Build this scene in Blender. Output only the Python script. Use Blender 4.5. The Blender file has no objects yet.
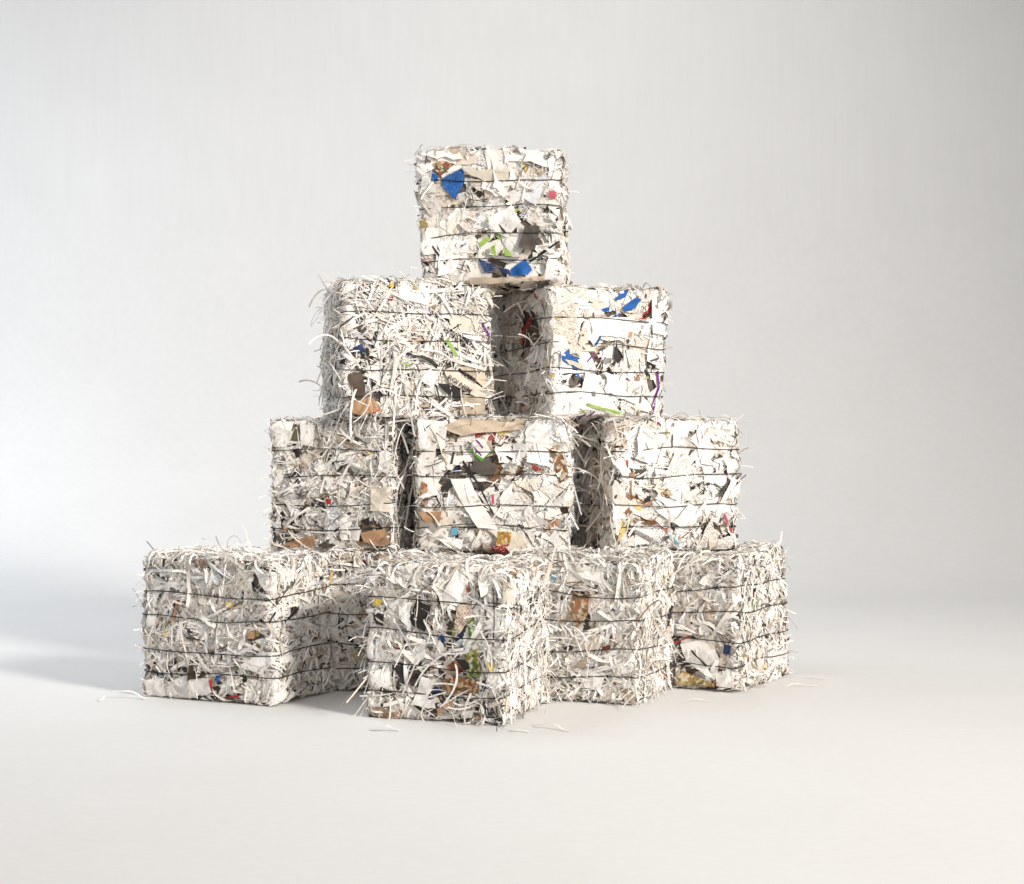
import bpy, bmesh, math
import numpy as np
from math import radians, sin, cos, pi

scene = bpy.context.scene
COL = scene.collection

# ------------------------------------------------------------------ palette (base colours)
PAL = {
 'white': (.86,.83,.79), 'warm': (.81,.76,.70), 'cool': (.76,.765,.78), 'cream': (.71,.63,.53),
 'tan': (.52,.42,.32), 'grey': (.34,.32,.30), 'taupe': (.10,.085,.075), 'black': (.028,.024,.024),
 'blue': (.016,.095,.33), 'navy': (.02,.035,.10), 'lime': (.30,.45,.10), 'green': (.10,.30,.04),
 'red': (.42,.045,.035), 'dred': (.20,.05,.035), 'pink': (.50,.10,.13), 'purple': (.16,.03,.20),
 'orange': (.46,.27,.155), 'brown': (.24,.13,.065), 'dbrown': (.09,.06,.045), 'ochre': (.62,.47,.17),
 'yellow': (.66,.47,.06), 'cyan': (.16,.42,.55), 'olive': (.17,.17,.09),
}
names = list(PAL)
PALA = np.array([PAL[n] for n in names])
def pick(rng, n, weights):
    ks = list(weights); w = np.array([weights[k] for k in ks], float); w /= w.sum()
    idx = rng.choice(len(ks), n, p=w)
    c = np.array([PAL[k] for k in ks])[idx]
    return c * rng.uniform(.90, 1.06, (n, 1)) * rng.uniform(.985, 1.015, (n, 3))

# ------------------------------------------------------------------ materials
def mat(name):
    m = bpy.data.materials.new(name); m.use_nodes = True
    nt = m.node_tree; nt.nodes.clear()
    return m, nt, nt.nodes.new, nt.links.new

def math_node(nt, op, a, b=None, val=None):
    n = nt.nodes.new('ShaderNodeMath'); n.operation = op
    nt.links.new(a, n.inputs[0])
    if b is not None: nt.links.new(b, n.inputs[1])
    if val is not None: n.inputs[1].default_value = val
    return n.outputs[0]

def paper_material():
    m, nt, N, Lk = mat('printed_paper')
    out = N('ShaderNodeOutputMaterial'); p = N('ShaderNodeBsdfPrincipled')
    p.inputs['Roughness'].default_value = .62; p.inputs['Specular IOR Level'].default_value = .25
    def attr(n):
        a = N('ShaderNodeAttribute'); a.attribute_name = n; return a
    tint, ink, puv, iv = attr('tint'), attr('ink_colour'), attr('page_uv'), attr('ink')
    sep = N('ShaderNodeSeparateXYZ'); Lk(puv.outputs['Vector'], sep.inputs[0])
    # rows of printed words: bands in v, words from noise along u
    row = math_node(nt, 'FLOOR', sep.outputs[1]); fr = math_node(nt, 'FRACT', sep.outputs[1])
    band = math_node(nt, 'LESS_THAN', fr, val=.46)
    cmb = N('ShaderNodeCombineXYZ'); Lk(math_node(nt, 'MULTIPLY', sep.outputs[0], val=1.6), cmb.inputs[0])
    Lk(math_node(nt, 'MULTIPLY', row, val=7.31), cmb.inputs[1])
    nz = N('ShaderNodeTexNoise'); nz.inputs['Scale'].default_value = 1.0; nz.inputs['Detail'].default_value = 3
    nz.inputs['Roughness'].default_value = .8
    Lk(cmb.outputs[0], nz.inputs['Vector'])
    word = math_node(nt, 'GREATER_THAN', nz.outputs['Fac'], val=.53)
    is_text = math_node(nt, 'COMPARE', iv.outputs['Fac'], val=1.0)
    is_text.node.inputs[2].default_value = .3
    tmask = math_node(nt, 'MULTIPLY', math_node(nt, 'MULTIPLY', band, word), is_text)
    # torn-off colour pictures
    vo = N('ShaderNodeTexVoronoi'); vo.inputs['Scale'].default_value = .8
    wob = N('ShaderNodeTexNoise'); wob.inputs['Scale'].default_value = .9
    Lk(puv.outputs['Vector'], wob.inputs['Vector'])
    addv = N('ShaderNodeVectorMath'); addv.operation = 'ADD'
    Lk(puv.outputs['Vector'], addv.inputs[0]); Lk(wob.outputs['Color'], addv.inputs[1])
    Lk(addv.outputs[0], vo.inputs['Vector'])
    sepc = N('ShaderNodeSeparateColor'); Lk(vo.outputs['Color'], sepc.inputs[0])
    ramp = N('ShaderNodeValToRGB'); r = ramp.color_ramp; r.interpolation = 'CONSTANT'
    r.elements[0].position = 0; r.elements[0].color = (.03,.025,.02,1)
    r.elements[1].position = .22; r.elements[1].color = (.22,.10,.04,1)
    for pos, c in ((.4,(.55,.38,.22,1)), (.6,(.13,.13,.07,1)), (.72,(.72,.66,.56,1)), (.88,(.35,.06,.03,1))):
        e = r.elements.new(pos); e.color = c
    Lk(sepc.outputs[0], ramp.inputs[0])
    is_pic = math_node(nt, 'COMPARE', iv.outputs['Fac'], val=2.0); is_pic.node.inputs[2].default_value = .3
    picf = math_node(nt, 'MULTIPLY', is_pic, val=.62)
    m1 = N('ShaderNodeMix'); m1.data_type = 'RGBA'
    Lk(picf, m1.inputs['Factor']); Lk(tint.outputs['Color'], m1.inputs['A']); Lk(ramp.outputs[0], m1.inputs['B'])
    m2 = N('ShaderNodeMix'); m2.data_type = 'RGBA'
    Lk(tmask, m2.inputs['Factor']); Lk(m1.outputs['Result'], m2.inputs['A']); Lk(ink.outputs['Color'], m2.inputs['B'])
    Lk(m2.outputs['Result'], p.inputs['Base Color'])
    # faint fibre and crease relief
    tc = N('ShaderNodeTexCoord'); n2 = N('ShaderNodeTexNoise'); n2.inputs['Scale'].default_value = 90
    n2.inputs['Detail'].default_value = 3
    Lk(tc.outputs['Object'], n2.inputs['Vector'])
    bu = N('ShaderNodeBump'); bu.inputs['Strength'].default_value = .5; bu.inputs['Distance'].default_value = .004
    Lk(n2.outputs['Fac'], bu.inputs['Height']); Lk(bu.outputs[0], p.inputs['Normal'])
    tr = N('ShaderNodeBsdfTranslucent'); Lk(m2.outputs['Result'], tr.inputs['Color'])
    mx = N('ShaderNodeMixShader'); mx.inputs[0].default_value = .05
    Lk(p.outputs[0], mx.inputs[1]); Lk(tr.outputs[0], mx.inputs[2]); Lk(mx.outputs[0], out.inputs['Surface'])
    return m

def plain(name, col, rough=.6, metal=0, noise=0.0, scale=60):
    m, nt, N, Lk = mat(name)
    out = N('ShaderNodeOutputMaterial'); p = N('ShaderNodeBsdfPrincipled'); Lk(p.outputs[0], out.inputs['Surface'])
    p.inputs['Roughness'].default_value = rough; p.inputs['Metallic'].default_value = metal
    tc = N('ShaderNodeTexCoord'); nz = N('ShaderNodeTexNoise'); nz.inputs['Scale'].default_value = scale
    Lk(tc.outputs['Object'], nz.inputs['Vector'])
    r = N('ShaderNodeValToRGB')
    r.color_ramp.elements[0].color = tuple(c*(1-noise) for c in col)+(1,)
    r.color_ramp.elements[1].color = tuple(min(1, c*(1+noise)) for c in col)+(1,)
    r.color_ramp.elements[0].position = .35; r.color_ramp.elements[1].position = .65
    Lk(nz.outputs['Fac'], r.inputs[0]); Lk(r.outputs[0], p.inputs['Base Color'])
    return m

def backdrop_material():
    m, nt, N, Lk = mat('studio_backdrop_paint')
    out = N('ShaderNodeOutputMaterial'); p = N('ShaderNodeBsdfPrincipled'); Lk(p.outputs[0], out.inputs['Surface'])
    p.inputs['Roughness'].default_value = .75; p.inputs['Specular IOR Level'].default_value = .2
    tc = N('ShaderNodeTexCoord')
    mp = N('ShaderNodeMapping'); mp.inputs['Scale'].default_value = (30, 45, 2.2)
    Lk(tc.outputs['Object'], mp.inputs[0])
    n1 = N('ShaderNodeTexNoise'); n1.inputs['Scale'].default_value = 1; n1.inputs['Detail'].default_value = 5
    Lk(mp.outputs[0], n1.inputs['Vector'])
    n2 = N('ShaderNodeTexNoise'); n2.inputs['Scale'].default_value = 2.2; n2.inputs['Detail'].default_value = 6
    n2.inputs['Roughness'].default_value = .6
    Lk(tc.outputs['Object'], n2.inputs['Vector'])
    mx = N('ShaderNodeMix'); mx.inputs['Factor'].default_value = .5
    Lk(n1.outputs['Fac'], mx.inputs['A']); Lk(n2.outputs['Fac'], mx.inputs['B'])
    r = N('ShaderNodeValToRGB')
    r.color_ramp.elements[0].position = .3; r.color_ramp.elements[0].color = (.742,.737,.727,1)
    r.color_ramp.elements[1].position = .7; r.color_ramp.elements[1].color = (.785,.78,.772,1)
    Lk(mx.outputs['Result'], r.inputs[0]); Lk(r.outputs[0], p.inputs['Base Color'])
    bu = N('ShaderNodeBump'); bu.inputs['Strength'].default_value = .06; bu.inputs['Distance'].default_value = .004
    Lk(n1.outputs['Fac'], bu.inputs['Height']); Lk(bu.outputs[0], p.inputs['Normal'])
    return m

PAPER = paper_material()
WIRE = plain('black_baling_wire', (.018,.016,.016), .45, .3, .3)
LETTER = plain('black_printing_ink', (.02,.018,.018), .6, 0, .3)

# ------------------------------------------------------------------ mesh from arrays
class Acc:
    """collects grids of quads (n, rows, cols, 3) with colour, ink and page coordinates"""
    def __init__(s): s.v=[]; s.f=[]; s.t=[]; s.i=[]; s.k=[]; s.u=[]; s.sm=[]; s.n=0
    def grids(s, P, tint, inkc, ink, uv, smooth):
        n, R, C, _ = P.shape
        s.v.append(P.reshape(-1, 3))
        idx = np.arange(n*R*C).reshape(n, R, C) + s.n
        q = np.stack([idx[:, :-1, :-1], idx[:, :-1, 1:], idx[:, 1:, 1:], idx[:, 1:, :-1]], -1).reshape(-1, 4)
        s.f.append(q); s.n += n*R*C
        rep = lambda a: np.repeat(a, R*C, axis=0)
        s.t.append(rep(tint)); s.i.append(rep(inkc)); s.k.append(rep(ink)); s.u.append(uv.reshape(-1, 2))
        s.sm.append(np.full(len(q), smooth))
    def build(s, name, material, parent=None):
        V = np.concatenate(s.v).astype(np.float32); F = np.concatenate(s.f).astype(np.int32)
        me = bpy.data.meshes.new(name)
        me.vertices.add(len(V)); me.vertices.foreach_set('co', V.ravel())
        me.loops.add(F.size); me.loops.foreach_set('vertex_index', F.ravel())
        me.polygons.add(len(F)); me.polygons.foreach_set('loop_start', np.arange(0, F.size, 4, dtype=np.int32))
        me.polygons.foreach_set('use_smooth', np.concatenate(s.sm).astype(bool))
        one = np.ones((len(V), 1), np.float32)
        for nm, a in (('tint', s.t), ('ink_colour', s.i)):
            at = me.attributes.new(nm, 'FLOAT_COLOR', 'POINT')
            at.data.foreach_set('color', np.hstack([np.concatenate(a).astype(np.float32), one]).ravel())
        at = me.attributes.new('ink', 'FLOAT', 'POINT'); at.data.foreach_set('value', np.concatenate(s.k).astype(np.float32))
        at = me.attributes.new('page_uv', 'FLOAT_VECTOR', 'POINT')
        at.data.foreach_set('vector', np.hstack([np.concatenate(s.u).astype(np.float32), one*0]).ravel())
        me.update(calc_edges=True)
        me.materials.append(material)
        o = bpy.data.objects.new(name, me); COL.objects.link(o); o.parent = parent
        return o

# ------------------------------------------------------------------ bale geometry
class Bale:
    R = .019
    def __init__(s, key):
        cx, cy, c, a, s.w, s.d, s.h, s.z = BALES[key]
        s.a = radians(a); X = (cos(s.a), sin(s.a)); Y = (-sin(s.a), cos(s.a)); g = -1 if c == 'R' else 1
        s.ox = cx + g*X[0]*s.w/2 + Y[0]*s.d/2; s.oy = cy + g*X[1]*s.w/2 + Y[1]*s.d/2
        s.rng = np.random.default_rng(sum(map(ord, key))*77 + 5)
        s.ph = s.rng.uniform(0, 2*pi, (3, 4)); s.fq = s.rng.uniform(9, 22, (3, 4, 3)) * s.rng.choice([-1, 1], (3, 4, 3))
        s.keep = []; s.lump = s.rng.uniform(.003, .007)
        s.wire_z = s.h*(1 - np.array([.235, .43, .635, .82])) + s.rng.uniform(-.006, .006, 4)
    def clear(s, f, U, V, H=None):
        """False for loose pieces that would bury one of the big scraps pressed into the face"""
        ok = np.ones(U.shape[0], bool)
        for (ff, u0, u1, v0, v1, p) in s.keep:
            if ff != f: continue
            ins = ((U > u0) & (U < u1) & (V > v0) & (V < v1)).any(axis=1)
            ok &= ~(ins & (s.rng.random(len(ok)) < p))
        return ok
    def face(s, f):
        w, d, h = s.w/2, s.d/2, s.h/2
        C = {'front':((0,-d,h),(1,0,0),(0,0,1),(0,-1,0),w,h), 'back':((0,d,h),(-1,0,0),(0,0,1),(0,1,0),w,h),
             'right':((w,0,h),(0,1,0),(0,0,1),(1,0,0),d,h), 'left':((-w,0,h),(0,-1,0),(0,0,1),(-1,0,0),d,h),
             'top':((0,0,2*h),(1,0,0),(0,1,0),(0,0,1),w,d), 'bottom':((0,0,0),(1,0,0),(0,-1,0),(0,0,-1),w,d)}[f]
        return [np.array(x, float) for x in C[:4]] + [C[4], C[5]]
    def deform(s, P):
        """uneven squashed block: slow waves plus the pinch of the wires"""
        D = np.zeros_like(P)
        for ax in range(3):
            for k in range(4):
                D[..., ax] += np.sin(P @ s.fq[ax, k] + s.ph[ax, k])
        D *= np.array([.0022, .0022, .0020])
        for ax in range(3): D[..., ax] += s.lump*np.sin(P @ (s.fq[ax, 0]*.42) + s.ph[ax, 1])
        # slack between the wires
        dz = np.min(np.abs(P[..., 2:3] - s.wire_z), axis=-1)
        pin = np.clip(dz/.035, 0, 1); pin = pin*pin*(3-2*pin)
        r = np.stack([P[..., 0]/(s.w/2), P[..., 1]/(s.d/2), np.zeros_like(P[..., 0])], -1)
        D += np.sign(r)*np.clip(np.abs(r)-.75, 0, .3)/.25*(pin-.7)[..., None]*.005
        Q = P + D
        Q[..., 2] = np.maximum(Q[..., 2], .0012 if s.z == 0 else -.012)
        return Q
    def wrap(s, f, u, v, h):
        C, U, V, N, a, b = s.face(f); r = s.R
        def fold(t, L):
            m = np.abs(t); o = np.clip(m-(L-r), 0, None); an = np.minimum(o/r, pi/2); ex = np.clip(o-r*pi/2, 0, .12)
            X = np.where(m < L-r, m, L-r+r*np.sin(an)); return np.sign(t)*X, r*(1-np.cos(an))+ex, np.sign(t)*an
        x, dx, ax = fold(u, a); y, dy, ay = fold(v, b)
        nx, ny, nz = np.sin(ax), np.sin(ay), np.cos(ax)*np.cos(ay)+1e-6
        ln = np.sqrt(nx*nx+ny*ny+nz*nz); nx, ny, nz = nx/ln, ny/ln, nz/ln
        X = (x+nx*h)[..., None]*U + (y+ny*h)[..., None]*V + (nz*h-dx-dy)[..., None]*N + C
        return s.deform(X)
    # --- crumpled scraps of page
    def sheets(s, acc, f, n, size, h, pal, crumple=.0022, tilt=.10, inkp=.2, picp=.04, K=6, u0=None):
        rng = s.rng; _, _, _, _, a, b = s.face(f)
        cu = rng.uniform(-a, a, n); cv = rng.uniform(-b, b, n)
        sw = rng.uniform(*size, n); sh = sw*rng.uniform(.35, 1.1, n)
        cor = np.array([[-1,-1],[1,-1],[1,1],[-1,1]])[None]*np.stack([sw, sh], -1)[:, None]/2
        cor = cor + rng.normal(0, .17, (n, 4, 2))*sw[:, None, None]
        tri = rng.random(n) < .3; cor[tri, 2] = cor[tri, 3]*.75 + cor[tri, 2]*.25
        t = np.linspace(0, 1, K); S, T = np.meshgrid(t, t)
        B = np.stack([(1-S)*(1-T), S*(1-T), S*T, (1-S)*T], -1)
        p = np.einsum('rck,nkd->nrcd', B, cor)
        rag = rng.normal(0, .035, p.shape)*sw[:, None, None, None]; p = p + rag
        hh = np.zeros(p.shape[:3])
        for k in range(6):                  # single creases at random angles
            q = rng.normal(0, 1, (n, 2)); q /= np.linalg.norm(q, axis=1)[:, None]; wl = rng.uniform(.008, .035, n)
            x = (np.einsum('nrcd,nd->nrc', p, q) - (rng.uniform(-.5, .5, n)*sw)[:, None, None])/wl[:, None, None]
            hh += (1-2*np.minimum(np.abs(x), 1))*crumple*rng.uniform(-.8, 1, n)[:, None, None]*.8
        tl = rng.normal(0, tilt, (n, 2)); hh += np.einsum('nrcd,nd->nrc', p, tl)
        # a lifted corner or edge on some
        lift = (rng.random(n) < .30)*rng.uniform(.003, .014, n); hh += (S[None]**3)*lift[:, None, None]
        hh += rng.uniform(*h, n)[:, None, None]
        ro = rng.uniform(0, 2*pi, n); c, d = np.cos(ro), np.sin(ro)
        u = p[..., 0]*c[:, None, None]-p[..., 1]*d[:, None, None]; v = p[..., 0]*d[:, None, None]+p[..., 1]*c[:, None, None]
        P = s.wrap(f, u+cu[:, None, None], v+cv[:, None, None], hh)
        high = hh.reshape(n, -1).max(1) > -.004
        ok = s.clear(f, (u+cu[:, None, None]).reshape(n, -1), (v+cv[:, None, None]).reshape(n, -1)) | ~high
        r = rng.random(n); ink = np.where(r < inkp, 1.0, np.where(r < inkp+picp, 2.0, 0.0))
        sc = rng.uniform(110, 300, n); uv = p*sc[:, None, None, None] + rng.uniform(0, 90, (n, 1, 1, 2))
        inkc = pick(rng, n, {'black':6, 'taupe':4, 'grey':3, 'blue':.6, 'red':.4, 'dbrown':2})
        acc.grids(P[ok], pick(rng, n, pal)[ok], inkc[ok], ink[ok], uv[ok], False)
    # --- ribbons cut by the shredder
    def strips(s, acc, f, n, L, W, h, pal, arc=.006, curl=9, dirs=None, inkp=.25, region=None, M=9, tip=.38):
        rng = s.rng; _, _, _, _, a, b = s.face(f)
        if region is None: region = (-1, 1, -1, 1)
        cu = rng.uniform(region[0], region[1], n)*a; cv = rng.uniform(region[2], region[3], n)*b
        Ln = rng.uniform(0, 1, n)**1.6*(L[1]-L[0])+L[0]; Wd = rng.uniform(W[0], W[1], n)
        ph = rng.uniform(0, 2*pi, n) if dirs is None else rng.normal(dirs[0], dirs[1], n)
        t = np.linspace(-.5, .5, M); st = Ln[:, None]*t
        k0 = rng.normal(0, curl, n)*rng.random(n); k1 = rng.normal(0, curl*7, n)
        head = ph[:, None] + k0[:, None]*st + k1[:, None]*st**2 + rng.normal(0, .05, (n, M))
        ds = (Ln/(M-1))[:, None]
        x = np.cumsum(np.cos(head)*ds, 1); y = np.cumsum(np.sin(head)*ds, 1)
        x -= x[:, M//2:M//2+1]; y -= y[:, M//2:M//2+1]
        A = arc*rng.random(n)**1.5*2
        hh = rng.uniform(*h, n)[:, None] + A[:, None]*np.cos(pi*t)[None] - .005*(np.abs(t)[None]*2)**4*rng.uniform(-.4, 1, (n, 1))
        hh += rng.normal(0, .0006, (n, M))
        ta = rng.normal(0, tip, n)[:, None] + rng.normal(0, 1.0, n)[:, None]*t
        px, py = -np.sin(head), np.cos(head)
        G = []
        for sg in (-1, 1):
            o = sg*Wd[:, None]/2
            G.append(s.wrap(f, cu[:, None]+x+px*o*np.cos(ta), cv[:, None]+y+py*o*np.cos(ta), hh+o*np.sin(ta)))
        P = np.stack(G, 1)
        ok = s.clear(f, cu[:, None]+x, cv[:, None]+y)
        ink = (rng.random(n) < inkp)*1.0
        sc = rng.uniform(150, 330, n)
        uu = np.broadcast_to(st[:, None], (n, 2, M)); vv = np.stack([-Wd[:, None]/2*np.ones((1, M)), Wd[:, None]/2*np.ones((1, M))], 1)
        cross = rng.random(n) < .6
        U2 = np.where(cross[:, None, None], vv, uu); V2 = np.where(cross[:, None, None], uu, vv)
        uv = np.stack([U2, V2], -1)*sc[:, None, None, None] + rng.uniform(0, 90, (n, 1, 1, 2))
        inkc = pick(rng, n, {'black':6, 'taupe':4, 'grey':4, 'blue':.5, 'red':.5})
        acc.grids(P[ok], pick(rng, n, pal)[ok], inkc[ok], ink[ok], uv[ok], True)
    # --- strips that stand off or hang from the bale
    def flyaways(s, acc, f, n, L, W, pal, region=(-1, 1, -1, 1), out=.5, hang=1.0, curl=8, M=12, bias=(0, 0)):
        rng = s.rng; C, U, V, N, a, b = s.face(f)
        cu = rng.uniform(region[0], region[1], n)*a; cv = rng.uniform(region[2], region[3], n)*b
        P0 = s.wrap(f, cu, cv, np.full(n, -.004))
        d = rng.normal(0, 1, (n, 1))*U + rng.normal(0, 1, (n, 1))*V + bias[0]*U + bias[1]*V
        d /= np.linalg.norm(d, axis=1)[:, None]; d = d + N*rng.uniform(.1, 1, (n, 1))*out
        d /= np.linalg.norm(d, axis=1)[:, None]
        Ln = rng.uniform(*L, n); Wd = rng.uniform(*W, n); T = np.linspace(0, 1, M)
        cur = P0.copy(); pts = [cur.copy()]; ax = rng.normal(0, 1, (n, 3)); k = rng.normal(0, curl, n)
        dirs = [d.copy()]
        for j in range(1, M):
            ds = Ln/(M-1)
            d = d + np.cross(ax, d)*(k*ds)[:, None]*.6 + np.array([0, 0, -1.])*(hang*ds*9)[:, None]
            d /= np.linalg.norm(d, axis=1)[:, None]
            cur = cur + d*ds[:, None]; pts.append(cur.copy()); dirs.append(d.copy())
        X = np.stack(pts, 1); D = np.stack(dirs, 1)
        sd = np.cross(D, ax[:, None]); sd /= np.linalg.norm(sd, axis=2)[..., None]
        P = np.stack([X-sd*Wd[:, None, None]/2, X+sd*Wd[:, None, None]/2], 1)
        # keep out of the block and off the ground
        P[..., 2] = np.maximum(P[..., 2], (.0015 if s.z == 0 else -.05) + 0*P[..., 2])
        C0 = np.array([0, 0, s.h/2]); rel = P - C0; lim = np.array([s.w/2-.004, s.d/2-.004, s.h/2-.004])
        q = np.abs(rel)/lim; mx = q.max(-1); ins = mx < 1
        push = np.where(q >= mx[..., None]-1e-9, np.sign(rel)*lim, rel)
        P = np.where(ins[..., None], push + C0, P)
        ink = (rng.random(n) < .2)*1.0; sc = rng.uniform(150, 300, n)
        uu = np.broadcast_to((Ln[:, None]*T)[:, None], (n, 2, M)); vv = np.stack([0*X[..., 0], 0*X[..., 0]+Wd[:, None]], 1)
        uv = np.stack([vv, uu], -1)*sc[:, None, None, None] + rng.uniform(0, 90, (n, 1, 1, 2))
        acc.grids(P, pick(rng, n, pal), pick(rng, n, {'black':1, 'grey':1}), ink, uv, True)

def core(b, parent):
    """the pressed block under the loose paper, with the crumpled page scraps bonded into its faces"""
    acc = Acc()
    K = 14
    for f in ('front', 'back', 'left', 'right', 'top', 'bottom'):
        _, _, _, _, a, bb = b.face(f)
        u, v = np.meshgrid(np.linspace(-a-.004, a+.004, K), np.linspace(-bb-.004, bb+.004, K))
        P = b.wrap(f, u, v, np.full(u.shape, -.017)+b.rng.uniform(-.002, .002, u.shape))[None]
        acc.grids(P, np.array([[.17,.135,.11]]), np.array([[.05,.05,.05]]), np.array([1.]), (np.stack([u, v], -1)*160)[None], False)  # tint darkened to paint shade into the gaps between papers
    return acc

def wire(b, z, parent):
    w, d, r = b.w/2+b.proud, b.d/2+b.proud, b.R
    pts = []
    for (cx, cy, a0) in ((w-r, -d+r, -90), (w-r, d-r, 0), (-w+r, d-r, 90), (-w+r, -d+r, 180)):
        for k in range(5):
            an = radians(a0+22.5*k); pts.append((cx+r*cos(an), cy+r*sin(an)))
    pts = np.array(pts); full = []
    n = len(pts)
    for i in range(n):
        p, q = pts[i], pts[(i+1) % n]; m = max(1, int(np.linalg.norm(q-p)/.03))
        for k in range(m): full.append(p+(q-p)*k/m)
    full = np.array(full); m = len(full)
    t = np.linspace(0, 2*pi, m, endpoint=False); ph = b.rng.uniform(0, 6, 4)
    zz = z + .0022*np.sin(t+ph[0]) + .0016*np.sin(3*t+ph[1]) + b.rng.normal(0, .0005, m)
    P = np.column_stack([full, zz]); Q = b.deform(P)
    rad = .0015; ring = []
    nxt = np.roll(Q, -1, 0)-np.roll(Q, 1, 0); nxt /= np.linalg.norm(nxt, axis=1)[:, None]
    up = np.array([0, 0, 1.]); sd = np.cross(nxt, up); sd /= np.linalg.norm(sd, axis=1)[:, None]; up2 = np.cross(sd, nxt)
    S = 6
    for k in range(S):
        an = 2*pi*k/S; ring.append(Q + sd*(rad*cos(an)) + up2*(rad*sin(an)))
    V = np.stack(ring, 1).reshape(-1, 3)
    F = [(i*S+k, i*S+(k+1) % S, ((i+1) % m)*S+(k+1) % S, ((i+1) % m)*S+k) for i in range(m) for k in range(S)]
    me = bpy.data.meshes.new('baling_wire'); me.from_pydata(V.tolist(), [], F)
    for p in me.polygons: p.use_smooth = True
    me.materials.append(WIRE)
    o = bpy.data.objects.new('baling_wire', me); COL.objects.link(o); o.parent = parent
    return o

def scrap(b, face, colour, kind, label, poly, order, parent):
    bm = bmesh.new(); rng = b.rng
    pts = []
    n = len(poly); plain_strip = label is None and n == 4 and colour in ('black', 'taupe', 'purple', 'grey')
    for i in range(n):                      # torn, slightly uneven outline
        p, q = np.array(poly[i]), np.array(poly[(i+1) % n]); L = np.linalg.norm(q-p); m = max(1, int(L/.012))
        for k in range(m):
            e = p+(q-p)*k/m
            if k: e = e + rng.normal(0, .0009, 2)
            pts.append(e)
    vs = [bm.verts.new((p[0], p[1], 0)) for p in pts]
    try: bm.faces.new(vs)
    except ValueError: bm.free(); return None
    P = np.array(pts); lo, hi = P.min(0), P.max(0)
    for ax in (0, 1):
        x = math.ceil(lo[ax]/.006)*.006
        while x < hi[ax]:
            no = (1, 0, 0) if ax == 0 else (0, 1, 0); co = (x, 0, 0) if ax == 0 else (0, x, 0)
            bmesh.ops.bisect_plane(bm, geom=bm.verts[:]+bm.edges[:]+bm.faces[:], plane_co=co, plane_no=no, dist=1e-6)
            x += .006
    bmesh.ops.triangulate(bm, faces=[f for f in bm.faces if len(f.verts) > 4])
    uv = np.array([v.co[:2] for v in bm.verts])
    big = min(1, (hi-lo).max()/.05); cen = (lo+hi)/2
    hh = np.full(len(uv), .0014+.0004*(order % 7))
    for k in range(7):
        q = rng.normal(0, 1, 2); q /= np.linalg.norm(q)
        x = ((uv-cen) @ q - rng.uniform(-.5, .5)*(hi-lo).max())/rng.uniform(.007, .028)
        hh += (1-2*np.minimum(np.abs(x), 1))*(.0021 if colour in ('white', 'cream', 'tan') else .0013)*big*rng.uniform(-.8, 1)
    hh += (uv-cen) @ rng.normal(0, .02, 2)
    hh += .009*big*rng.uniform(0, 1)*np.clip(((uv-cen) @ np.array([cos(order*2.4), sin(order*2.4)]))/(.5*(hi-lo).max())-.45, 0, 1)**1.5 if colour in ('white', 'cream') else 0
    W = b.wrap(face, uv[:, 0], uv[:, 1], hh)
    for v, p in zip(bm.verts, W): v.co = p
    me = bpy.data.meshes.new('paper_scrap'); bm.to_mesh(me); bm.free()
    nv = len(me.vertices); c = np.array(PAL[colour])*rng.uniform(.94, 1.05)
    at = me.attributes.new('tint', 'FLOAT_COLOR', 'POINT'); cc = np.ones((nv, 4)); g = .12*np.sin(uv @ rng.normal(0, 70, 2)+1)+.10*np.sin(uv @ rng.normal(0, 120, 2)); g = g*(.35 if colour in ('white', 'cream') else 1)
    cc[:, :3] = c*(1+g[:, None]); at.data.foreach_set('color', cc.astype(np.float32).ravel())
    ic = (.75,.7,.68,1) if colour == 'red' else (.10,.22,.42,1) if colour in ('blue', 'navy') else (.03,.03,.03,1)
    at = me.attributes.new('ink_colour', 'FLOAT_COLOR', 'POINT'); at.data.foreach_set('color', np.tile(np.array(ic), nv).astype(np.float32))
    at = me.attributes.new('ink', 'FLOAT', 'POINT'); at.data.foreach_set('value', np.full(nv, float(kind), np.float32))
    an = rng.uniform(-.9, .9); M2 = np.array([[cos(an), -sin(an)], [sin(an), cos(an)]])
    uvp = (uv @ M2.T)*(140 if kind == 2 else 170)+rng.uniform(0, 50, 2)
    at = me.attributes.new('page_uv', 'FLOAT_VECTOR', 'POINT'); at.data.foreach_set('vector', np.hstack([uvp, np.zeros((nv, 1))]).astype(np.float32).ravel())
    me.materials.append(PAPER)
    o = bpy.data.objects.new('paper_scrap', me); COL.objects.link(o); o.parent = parent
    if label: o['label'] = label
    return o

def lettering(b, face, text, u, v, size, ang, parent, h=.006, squash=1.0, wide=1.0):
    cu = bpy.data.curves.new('lettering', 'FONT'); cu.body = text; cu.size = size; cu.align_x = 'CENTER'; cu.align_y = 'CENTER'
    cu.offset = size*.02; cu.fill_mode = 'FRONT'
    tmp = bpy.data.objects.new('lettering_source', cu); COL.objects.link(tmp)
    dg = bpy.context.evaluated_depsgraph_get(); me = bpy.data.meshes.new_from_object(tmp.evaluated_get(dg))
    bpy.data.objects.remove(tmp)
    n = len(me.vertices); co = np.empty(n*3, np.float32); me.vertices.foreach_get('co', co); co = co.reshape(-1, 3)
    x, y = co[:, 0]*wide, co[:, 1]*squash; a = radians(ang)
    W = b.wrap(face, u+x*cos(a)-y*sin(a), v+x*sin(a)+y*cos(a), np.full(n, h))
    me.vertices.foreach_set('co', W.astype(np.float32).ravel()); me.update()
    me.materials.clear(); me.materials.append(LETTER)
    o = bpy.data.objects.new('lettering', me); COL.objects.link(o); o.parent = parent
    return o

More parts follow.
